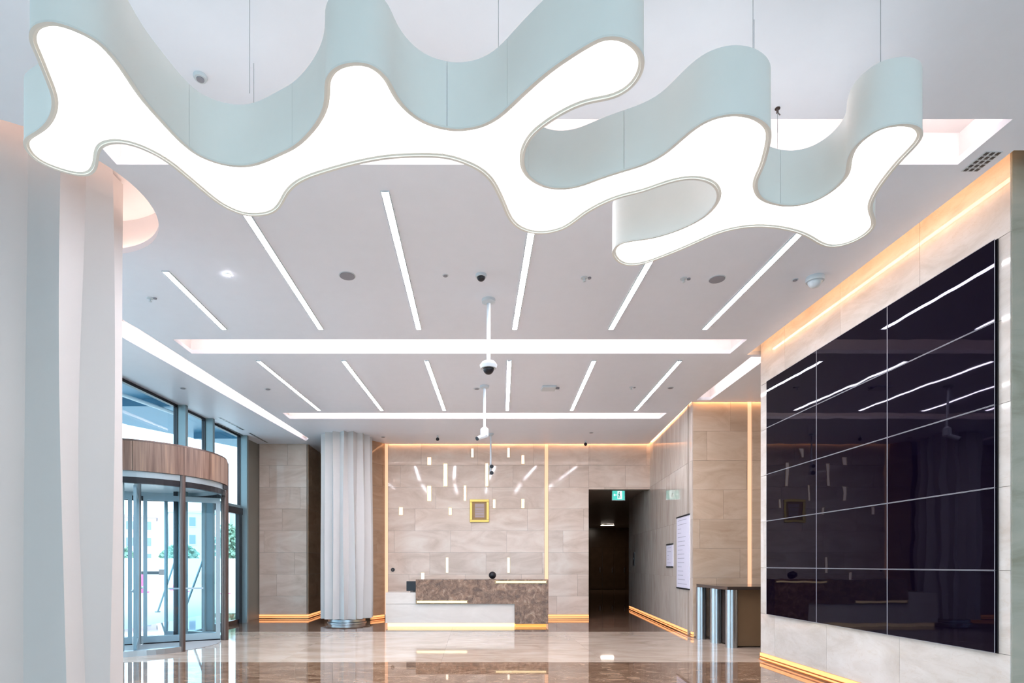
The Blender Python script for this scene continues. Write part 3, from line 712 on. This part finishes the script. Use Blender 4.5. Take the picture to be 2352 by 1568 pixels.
# ---- side counter with steel cylinders
sc_ = thing('side_counter', 'dark topped bronze counter in the recess with steel cylinder legs', 'counter', (5.5, 10.9, 0))
boxo('counter_top', 'steel_top', sc_, -1.0, .95, -.80, .60, 1.04, 1.10, bevel=.006)
boxo('counter_body', 'dark_counter', sc_, -.76, .93, -.62, .70, .02, 1.038)
boxo('inner_panel', 'steel_top', sc_, -.80, -.765, -.55, .70, .02, 1.038)
for i, (x, y, r) in enumerate(((4.565, 11.42, .095), (4.625, 10.86, .105), (4.645, 10.25, .10))):
    bm = bmesh.new(); add_cyl(bm, (x - 5.5, y - 10.9, 0), (x - 5.5, y - 10.9, 1.038), r, n=32); obj('steel_leg', bm, 'steel', sc_, smooth='auto')

# ---- directory sign on the angled wall
def on_wall(Y): return A0 + da * ((Y - A0.y) / da.y)
def wall_sign(name, label, Ya, Yb, z0, z1, lines):
    p = on_wall(Yb); t = thing(name, label, 'sign', (p.x, p.y, z0), rz=math.atan2(-da.y, -da.x))
    Lg = (on_wall(Ya) - p).length
    boxo('board', mat('pale_lilac_board', (.74, .73, .86), .35), t, 0, Lg, -.035, 0, 0, z1 - z0)
    boxo('top_rail', 'black', t, 0, Lg, -.045, 0, z1 - z0, z1 - z0 + .03); boxo('bottom_rail', 'black', t, 0, Lg, -.045, 0, -.03, 0)
    g = mat('grey_print', (.42, .42, .52), .6)
    bm = bmesh.new(); rr = random.Random(2)
    for k in range(lines):
        z = (z1 - z0) * (1 - (k + .7) / (lines + .6)); add_box(bm, .10, .10 + (Lg - .2) * rr.uniform(.3, .9), -.037, -.0351, z - .006, z + .006)
    tag(obj('print', bm, g, t), kind='stuff')
    return t
wall_sign('directory_board', 'tall white directory board on the polished corridor wall', 11.80, 12.80, .99, 2.52, 16)
wall_sign('reflection_panel', 'small pale panel imitating a reflection left of the tall directory board', 13.15, 13.75, 1.45, 1.95, 5)  # second, smaller board built in place of a reflection in the polished wall
t = thing('call_panel', 'dark narrow call panel on the corridor wall', 'panel', (*on_wall(18.2), 1.45), rz=math.atan2(-da.y, -da.x))
boxo('plate', 'black', t, 0, .25, -.03, 0, 0, .42); boxo('button', 'steel', t, .1, .15, -.036, -.031, .2, .25)

# ---- exit sign in the corridor mouth
t = thing('exit_sign', 'small green lit exit sign hanging in the corridor mouth', 'sign', (4.16, 16.35, 3.34))
boxo('housing', 'steel', t, -.19, .19, 0, .04, -.01, .30)
boxo('lit_face', emit('green_sign_face', (.06, .45, .38), .6), t, -.175, .175, -.012, -.001, .005, .285)
g = emit('pale_sign_mark', (.7, .95, .9), .6)
boxo('door_symbol', g, t, -.03, .10, -.016, -.013, .03, .26)
bm = bmesh.new()
add_box(bm, .0, .035, -.02, -.017, .12, .19); add_box(bm, .005, .03, -.02, -.017, .20, .235); add_box(bm, -.02, .0, -.02, -.017, .16, .178)
add_box(bm, -.01, .012, -.02, -.017, .05, .12); add_box(bm, .022, .045, -.02, -.017, .06, .12)
obj('running_figure', bm, emit('dark_green_figure', (.0, .18, .15), .4), t)
bm = bmesh.new(); add_prism(bm, [(-.15, .145), (-.10, .185), (-.10, .157), (-.055, .157), (-.055, .133), (-.10, .133), (-.10, .105)], -.016, -.013, hor=False); obj('arrow', bm, g, t)
for x in (-.12, .12):
    bm = bmesh.new(); add_cyl(bm, (x, .02, .30), (x, .02, .32), .004, n=6); obj('hanger', bm, 'steel', t)
# corridor lights
for i, (x, y) in enumerate(((7.35, 31.3),)):
    t = thing('corridor_light', 'bright linear light on the dark corridor ceiling', 'ceiling light', (x, y, 3.66))
    boxo('housing', 'steel', t, -.36, .36, -.11, .11, -.03, 0); boxo('diffuser', 'corr_light', t, -.34, .34, -.09, .09, -.038, -.031)

# ---- linear ceiling lights
proto = None
def ceiling_bar(p0, p1, label, group, w=.06):
    p0 = Vector(p0); p1 = Vector(p1); Lg = (p1 - p0).length; an = math.atan2(p1.y - p0.y, p1.x - p0.x)
    t = thing('linear_ceiling_light', label, 'ceiling light', ((p0.x + p1.x) / 2, (p0.y + p1.y) / 2, CEIL), rz=an, group=group)
    h = Lg / 2
    boxo('diffuser', 'led_white', t, -h, h, -w / 2, w / 2, -.010, -.001)
    bm = bmesh.new()
    for b in ((-h - .012, h + .012, w / 2 + .001, w / 2 + .010), (-h - .012, h + .012, -w / 2 - .010, -w / 2 - .001), (-h - .012, -h - .001, -w / 2, w / 2), (h + .001, h + .012, -w / 2, w / 2)):
        add_box(bm, b[0], b[1], b[2], b[3], -.012, 0)
    obj('trim', bm, 'cam_white', t)
ordn = ['leftmost, short', 'second from left', 'third from left', 'third from right', 'second from right', 'rightmost']
for k, (xa, xb) in enumerate(((-3.47, -3.50), (-2.14, -2.145), (-.785, -.77), (.57, .574), (1.91, 1.925), (3.25, 3.24))):
    ceiling_bar((xa, 6.41 if k == 0 else 5.04), (xb, 7.98), 'slim white ceiling light bar in the nearer row, %s' % ordn[k], 'nearer row of ceiling light bars')
ordn[0] = 'leftmost'
for k, (xa, xb) in enumerate(((-3.49, -3.31), (-2.11, -1.97), (-.766, -.63), (.577, .72), (1.95, 2.1), (3.34, 3.47))):
    ceiling_bar((xa, 9.23), (xb, 12.2), 'slim white ceiling light bar in the far row, %s' % ordn[k], 'far row of ceiling light bars')

# ---- ceiling fittings
def cpt(x, y): 
    Y = 1306.67 * 3.3 / (1295 - y); return ((x - 1088) * Y / 1306.67, Y)
def disc(name, label, cat, X, Y, r, h=.02, m='cam_white', inner=None, group=None):
    t = thing(name, label, cat, (X, Y, CEIL), group=group)
    bm = bmesh.new(); add_lathe(bm, [(r * .86, -h), (r, -h * .5), (r, 0)], 28); obj('housing', bm, m, t, smooth='auto')
    if inner: 
        bm = bmesh.new(); add_cyl(bm, (0, 0, -h - .006), (0, 0, -h + .001), r * inner[1], n=24); obj(inner[2], bm, inner[0], t, smooth='auto')
    return t
disc('smoke_detector', 'round white smoke detector above the left part of the chandelier', 'smoke detector', -1.85, 3.85, .045, .02, inner=('grey_plastic', .55, 'sensor_cap'))
disc('ceiling_speaker', 'round grey ceiling speaker between the second and third light bars', 'speaker', -1.447, 6.51, .095, .006, 'cam_white', ('grey_plastic', .9, 'grille'))
disc('ceiling_speaker', 'round grey ceiling speaker right of centre, before the rightmost light bar', 'speaker', 2.816, 6.585, .095, .006, 'cam_white', ('grey_plastic', .9, 'grille'))
disc('downlight', 'tiny bright downlight beside the second light bar', 'downlight', -2.80, 6.485, .034, .006, 'cam_white', ('led_white', .7, 'lamp'))
for x, y, lb in ((1023, 632, 'small grey disc left of the ceiling dome camera'), (1826, 642, 'small grey disc beside the big white ceiling dome'), (420, 891, 'small grey disc over the glass facade'),
                 (615, 893, 'small grey disc near the far leftmost light bar'), (1095, 892, 'small grey disc left of the second pole camera'), (1540, 890, 'small grey disc near the far rightmost light bar'),
                 (880, 1003, 'small grey disc above the far column'), (1358, 993, 'small grey disc above the corridor')):
    X, Y = cpt(x, y); disc('ceiling_disc', lb, 'detector', X, Y, .035 if y < 700 else .06, .006, 'cam_white', ('grey_plastic', .7, 'cap'))
for x, y, lb in ((1342, 637, 'small white sprinkler between the third and fourth light bars'), (1570, 639, 'small white sprinkler left of the right ceiling speaker'), (1450, 889, 'small white sprinkler in the far ceiling bay'),
                 (345, 684, 'small grey sprinkler near the leftmost light bar')):
    X, Y = cpt(x, y); t = thing('sprinkler', lb, 'sprinkler', (X, Y, CEIL))
    bm = bmesh.new(); add_lathe(bm, [(.012, -.05), (.02, -.045), (.02, -.04), (.008, -.035), (.01, -.01), (.04, -.008), (.04, 0)], 16); obj('rose', bm, 'cam_white', t, smooth='auto')
    bm = bmesh.new(); add_cyl(bm, (.06, 0, -.014), (.06, 0, 0), .02, n=12); obj('cap', bm, 'grey_plastic', t)
def dome_cam(name, label, X, Y, Z, r, black=True, s=1.0):
    t = thing(name, label, 'camera', (X, Y, Z))
    bm = bmesh.new(); add_lathe(bm, [(r, -r * .55), (r * 1.05, -r * .2), (r, 0)], 28); obj('housing', bm, 'cam_white', t, smooth='auto')
    bm = bmesh.new(); add_lathe(bm, [(r * .8 * math.sin(R(a_)), -r * .55 - r * .75 * math.cos(R(a_))) for a_ in range(0, 91, 15)], 24); obj('dome', bm, 'black' if black else 'cam_white', t, smooth=True)
    return t
X, Y = cpt(1105, 630); dome_cam('dome_camera', 'small dome camera on the ceiling ahead of the pole cameras', X, Y, CEIL, .06)
X, Y = cpt(1872, 636); dome_cam('dome_camera', 'big white dome camera on the ceiling at the upper right', X, Y, CEIL, .095, False)
X, Y = cpt(1260, 889); t = thing('square_detector', 'square white detector in the far ceiling bay', 'detector', (X, Y, CEIL))
boxo('housing', 'cam_white', t, -.13, .13, -.13, .13, -.04, 0, bevel=.01); boxo('arm', 'grey_plastic', t, .14, .2, -.02, .02, -.03, 0)
for x, y, lb in ((1005, 1000, 'small black camera on the far ceiling above the left light bars'), (1345, 1012, 'small black camera at the back wall ceiling edge near the corridor')):
    X, Y = cpt(x, y); t = thing('mini_camera', lb, 'camera', (X, Y, CEIL))
    bm = bmesh.new(); add_cyl(bm, (0, 0, -.05), (0, 0, 0), .02, n=10); obj('bracket', bm, 'cam_white', t)
    bm = bmesh.new(); add_lathe(bm, [(.045 * math.sin(R(a_)), -.09 - .045 * math.cos(R(a_))) for a_ in range(0, 181, 20)], 14); obj('body', bm, 'black', t, smooth=True)
# linear vents
def vent(label, p0, p1, w=.11, slots=2, seg=14):
    p0 = Vector(p0); p1 = Vector(p1); Lg = (p1 - p0).length
    t = thing('linear_vent', label, 'vent', (p0.x, p0.y, CEIL), rz=math.atan2((p1 - p0).y, (p1 - p0).x))
    boxo('frame', 'cam_white', t, 0, Lg, -w / 2, w / 2, -.004, 0)
    for s in range(slots):
        c = -w / 2 + w * (s + .5) / slots
        for q in range(seg):
            x = Lg * (q + .15) / seg
            boxo('slot', 'black', t, x, x + Lg / seg * .7, c - w / slots * .28, c + w / slots * .28, -.0065, -.0041)
vent('slotted air vent over the facade, nearer to the viewer', (-5.73, 12.8), (-5.66, 14.0), .07, 1, 9)
vent('slotted air vent over the facade, nearest the marble pier', (-5.64, 14.3), (-5.60, 15.45), .07, 1, 9)
vent('slotted air vent along the top of the glass facade', (-6.0, 13.3), (-5.9, 14.9), .07, 1, 11)
vent('three slot air vent at the ceiling edge above the video wall', (4.165, 4.55), (4.165, 4.78), .14, 3, 5)

# ---- cameras hanging on poles
def ceiling_pole(t, drop, plate=.14):
    bm = bmesh.new(); add_lathe(bm, [(.05, -.05), (plate * .6, -.035), (plate * .62, 0)], 24); obj('ceiling_plate', bm, 'cam_white', t, smooth='auto')
    bm = bmesh.new(); add_cyl(bm, (0, 0, -drop), (0, 0, -.05), .024, n=14); obj('pole', bm, 'cam_white', t, smooth='auto')
t = thing('pole_camera', 'dome camera hanging on a white pole, nearest of the three', 'camera', (.185, 7.1, CEIL)); ceiling_pole(t, .78)
bm = bmesh.new(); add_lathe(bm, [(.095, -.10), (.11, -.06), (.08, -.02), (.03, 0)], 26, (0, 0, -.76)); obj('camera_housing', bm, 'cam_white', t, smooth='auto')
bm = bmesh.new(); add_lathe(bm, [(.07 * math.sin(R(a_)), -.86 - .075 * math.cos(R(a_))) for a_ in range(0, 91, 15)], 24); obj('dome', bm, 'black', t, smooth=True)
t = thing('pole_camera', 'bullet camera hanging on a white pole with junction box, middle of the three', 'camera', (.20, 10.54, CEIL)); ceiling_pole(t, .80)
bm = bmesh.new(); add_lathe(bm, [(.05, -.20), (.075, -.17), (.075, -.04), (.03, 0)], 20, (0, 0, -.76)); obj('junction_box', bm, 'cam_white', t, smooth='auto')
bm = bmesh.new(); add_cyl(bm, (.02, -.02, -.92), (-.13, -.12, -1.0), .04, n=14); obj('bullet_body', bm, 'cam_white', t, smooth='auto')
bm = bmesh.new(); add_cyl(bm, (-.13, -.12, -1.0), (-.145, -.13, -1.008), .037, n=14); obj('lens', bm, 'black', t, smooth='auto')
t = thing('pole_camera', 'twin camera hanging on a long white pole, farthest of the three', 'camera', (.43, 14.4, CEIL)); ceiling_pole(t, .78, .12)
for z in (-.83, -.99):
    bm = bmesh.new(); add_cyl(bm, (0, .03, z), (.02, -.12, z - .02), .05, n=14); hb = obj('camera_body', bm, 'cam_white', t, smooth='auto')
    bm = bmesh.new(); add_cyl(bm, (.02, -.12, z - .02), (.022, -.135, z - .022), .048, n=14); obj('lens', bm, 'black', hb, smooth='auto')
bm = bmesh.new(); add_cyl(bm, (0, .03, -1.02), (0, .03, -.70), .025, n=12); obj('bracket', bm, 'cam_white', t, smooth='auto')

# ================================================================== OUTSIDE
bm = bmesh.new(); add_box(bm, -110, -7.3, -40, 140, -.16, -.02); struct(obj('ground_outside', bm, 'asphalt'), 'pale paved forecourt outside')
bm = bmesh.new(); add_box(bm, -7.35, 40, -60, -6.45, -.16, -.02); struct(obj('ground_front', bm, 'asphalt'), 'pale paved ground behind the viewer')
# entrance canopy
cn = thing('entrance_canopy', 'blue entrance canopy outside above the glass facade', 'canopy', (0, 0, 0))
bm = bmesh.new(); add_prism(bm, [(-6.7, 4.0), (-12.0, 14.0), (-11.2, 18.4), (-9.1, 21.9), (-6.4, 23.0), (-6.1, 16.0)], 6.0, 6.35); obj('canopy_slab', bm, 'canopy', cn)
for i in range(3):
    y = 11.5 + i * 4.0; bm = bmesh.new(); add_box(bm, -11.0 if y < 19 else -9.6, -6.9, y, y + .12, 5.80, 5.998); obj('canopy_beam', bm, 'canopy', cn)
bm = bmesh.new(); add_cyl(bm, (-9.6, 12.0, 5.85), (-8.4, 16.2, 5.75), .05, n=10); obj('sunlit_beam', bm, 'cam_white', cn)  # canopy beam in the sun, its brightness put into a plain white
for y in (13.2, 20.8):
    bm = bmesh.new(); add_cyl(bm, (-9.3, y + 6.5, -.02), (-9.3, y + 6.5, 6.4), .12, n=14); 
    if y > 20: obj('canopy_post', bm, 'frame', cn)
    else: bm.free()
# buildings beyond
def building(label, x, y, w, d, h, col, nx, nz, rz=0):
    t = thing('apartment_block', label, 'building', (x, y, 0), rz=R(rz)); cm = mat('render_' + str(int(x)), col, .8, var=.04)
    boxo('wall', cm, t, -w / 2, w / 2, 0, d, -.02, h); boxo('roof', cm, t, -w / 2 - .3, w / 2 + .3, -.3, d + .3, h + .01, h + .35)
    wm = M['window_far']
    for i in range(nx):
        for j in range(nz):
            X = -w / 2 + w * (i + .5) / nx; Z = 1.2 + (h - 1.2) * (j + .25) / nz
            f = boxo('window', wm, t, X - w / nx * .2, X + w / nx * .2, -.10, -.01, Z, Z + (h - 1.2) / nz * .5)
            boxo('sill', cm, f, X - w / nx * .24, X + w / nx * .24, -.18, -.01, Z - .14, Z - .02)
M['window_far'] = mat('far_window_glass', (.25, .30, .38), .2)
building('pale pink apartment block seen through the revolving door', -52, 86, 7, 8, 8.6, (.72, .55, .55), 3, 3, 30)
building('white apartment block right of the pink one', -44.5, 90, 6.5, 8, 9.6, (.80, .78, .75), 3, 3, 30)
building('blue grey apartment block behind the right door wing', -35.5, 92, 6, 8, 10.5, (.45, .55, .60), 3, 4, 28)
building('blue grey tower block beyond the facade, right of the others', -45, 130, 10, 10, 17, (.50, .58, .62), 4, 5, 25)
# hoarding wall
hd = thing('site_hoarding', 'long white hoarding fence across the road', 'fence', (0, 0, 0))
for i in range(9):
    y = 26 + i * 4.2; bm = bmesh.new(); add_box(bm, 0, 4.1, 0, .08, -.02, 1.95, mtx=frame_mtx((-46 + i * 3.6, 36 + i * 1.3), (3.6, 1.3)).copy()); obj('panel', bm, 'plaster_white', hd)
# bushes and trees
def leafy(t, c, r, n, seed, m, name='foliage'):
    rr = random.Random(seed); bm = bmesh.new()
    for k in range(n):
        v = Vector((rr.gauss(0, 1), rr.gauss(0, 1), rr.gauss(0, 1))).normalized() * rr.uniform(.55, 1.0)
        v = Vector((v.x * r[0], v.y * r[1], v.z * r[2])) + Vector(c); s = rr.uniform(.12, .26)
        nrm = Vector((rr.uniform(-1, 1), rr.uniform(-1, 1), rr.uniform(-1, 1))).normalized(); q = nrm.to_track_quat('Z', 'Y')
        bm.faces.new([bm.verts.new(v + q @ Vector(p) * s) for p in ((-1, -.5, 0), (0, -.8, .2), (1, 0, 0), (0, .8, -.2), (-1, .4, .1))])
    return tag(obj(name, bm, m, t), kind='stuff')
gm = mat('hazy_leaf_green', (.30, .46, .34), .6, var=.3, scale=1.5)  # leaf colour paled to carry the haze outside
for i, (x, y, r, h, lb, tall) in enumerate(((-30.2, 48, 1.6, 3.0, 'round green bush above the hoarding, left of the door shaft', 0), (-26.6, 51.5, 1.6, 3.2, 'wide green bush above the hoarding, right of the first', 0),
                                     (-24.3, 47, 1.0, 2.6, 'low green bush beside the wide bush', 0), (-21.6, 50, 1.0, 5.0, 'slender green tree seen through the right door wing', 1), (-33.4, 50, 1.2, 3.0, 'green bush at the left of the hoarding', 0))):
    t = thing('tree' if tall else 'bush', lb, 'tree' if tall else 'bush', (x, y, -.02))
    zc = h * .62; leafy(t, (0, 0, zc), (r, r, h * .42), 1500, i, gm)
    bm = bmesh.new(); add_cyl(bm, (0, 0, 0), (0, 0, zc), .10, .05, 8)
    for k in range(4): a_ = k * 1.6; add_cyl(bm, (0, 0, zc * .5), (r * .6 * math.cos(a_), r * .6 * math.sin(a_), zc), .04, .015, 6)
    obj('trunk', bm, mat('bark_%d' % i, (.15, .10, .07), .8), t)
# barrier arm, cones, leaning props
t = thing('barrier_arm', 'dark low barrier arm outside with a pink stand', 'barrier', (-17.3, 30, -.02))
boxo('arm', 'black', t, -.4, .95, 0, .12, .98, 1.14); boxo('arm_end', 'steel_dark', t, .72, .98, -.04, .16, .94, 1.24); boxo('stand', mat('pink_red_plastic', (.85, .12, .30), .5), t, -.30, -.12, 0, .15, 0, .99)
boxo('stand_foot', C.objects['stand'].data.materials[0], t, -.42, .04, -.12, .27, 0, .08)
pink = C.objects['stand'].data.materials[0]
for x, y, lb in ((-17.3, 33, 'small pink traffic cone left of the barrier arm end'), (-15.8, 31, 'small pink traffic cone right of the barrier arm'), (-15.2, 32.5, 'small pink traffic cone beside the slanted prop'), (-12.7, 29, 'small pink traffic cone seen through the right door wing')):
    t = thing('traffic_cone', lb, 'cone', (x, y, -.02)); bm = bmesh.new(); add_cyl(bm, (0, 0, .05), (0, 0, .75), .17, .03, 14); obj('cone_body', bm, pink, t, smooth='auto')
    boxo('cone_foot', pink, t, -.22, .22, -.22, .22, 0, .05); bm = bmesh.new(); add_cyl(bm, (0, 0, .32), (0, 0, .48), .115, .08, 14); obj('white_band', bm, 'cam_white', t)
for a_, b_, lb in (((-10.0, 18.0, -.02), (-9.4, 18.0, 1.75), 'thin grey prop leaning outside behind the door shaft'), ((-8.35, 16.3, .0), (-7.75, 16.5, 1.9), 'thin grey prop leaning outside behind the right door wing')):
    bm = bmesh.new(); add_cyl(bm, a_, b_, .03, n=8); add_cyl(bm, (a_[0], a_[1], a_[2]), (a_[0], a_[1], a_[2] + .03), .08, n=10); tag(obj('leaning_prop', bm, 'frame'), lb, 'pole')
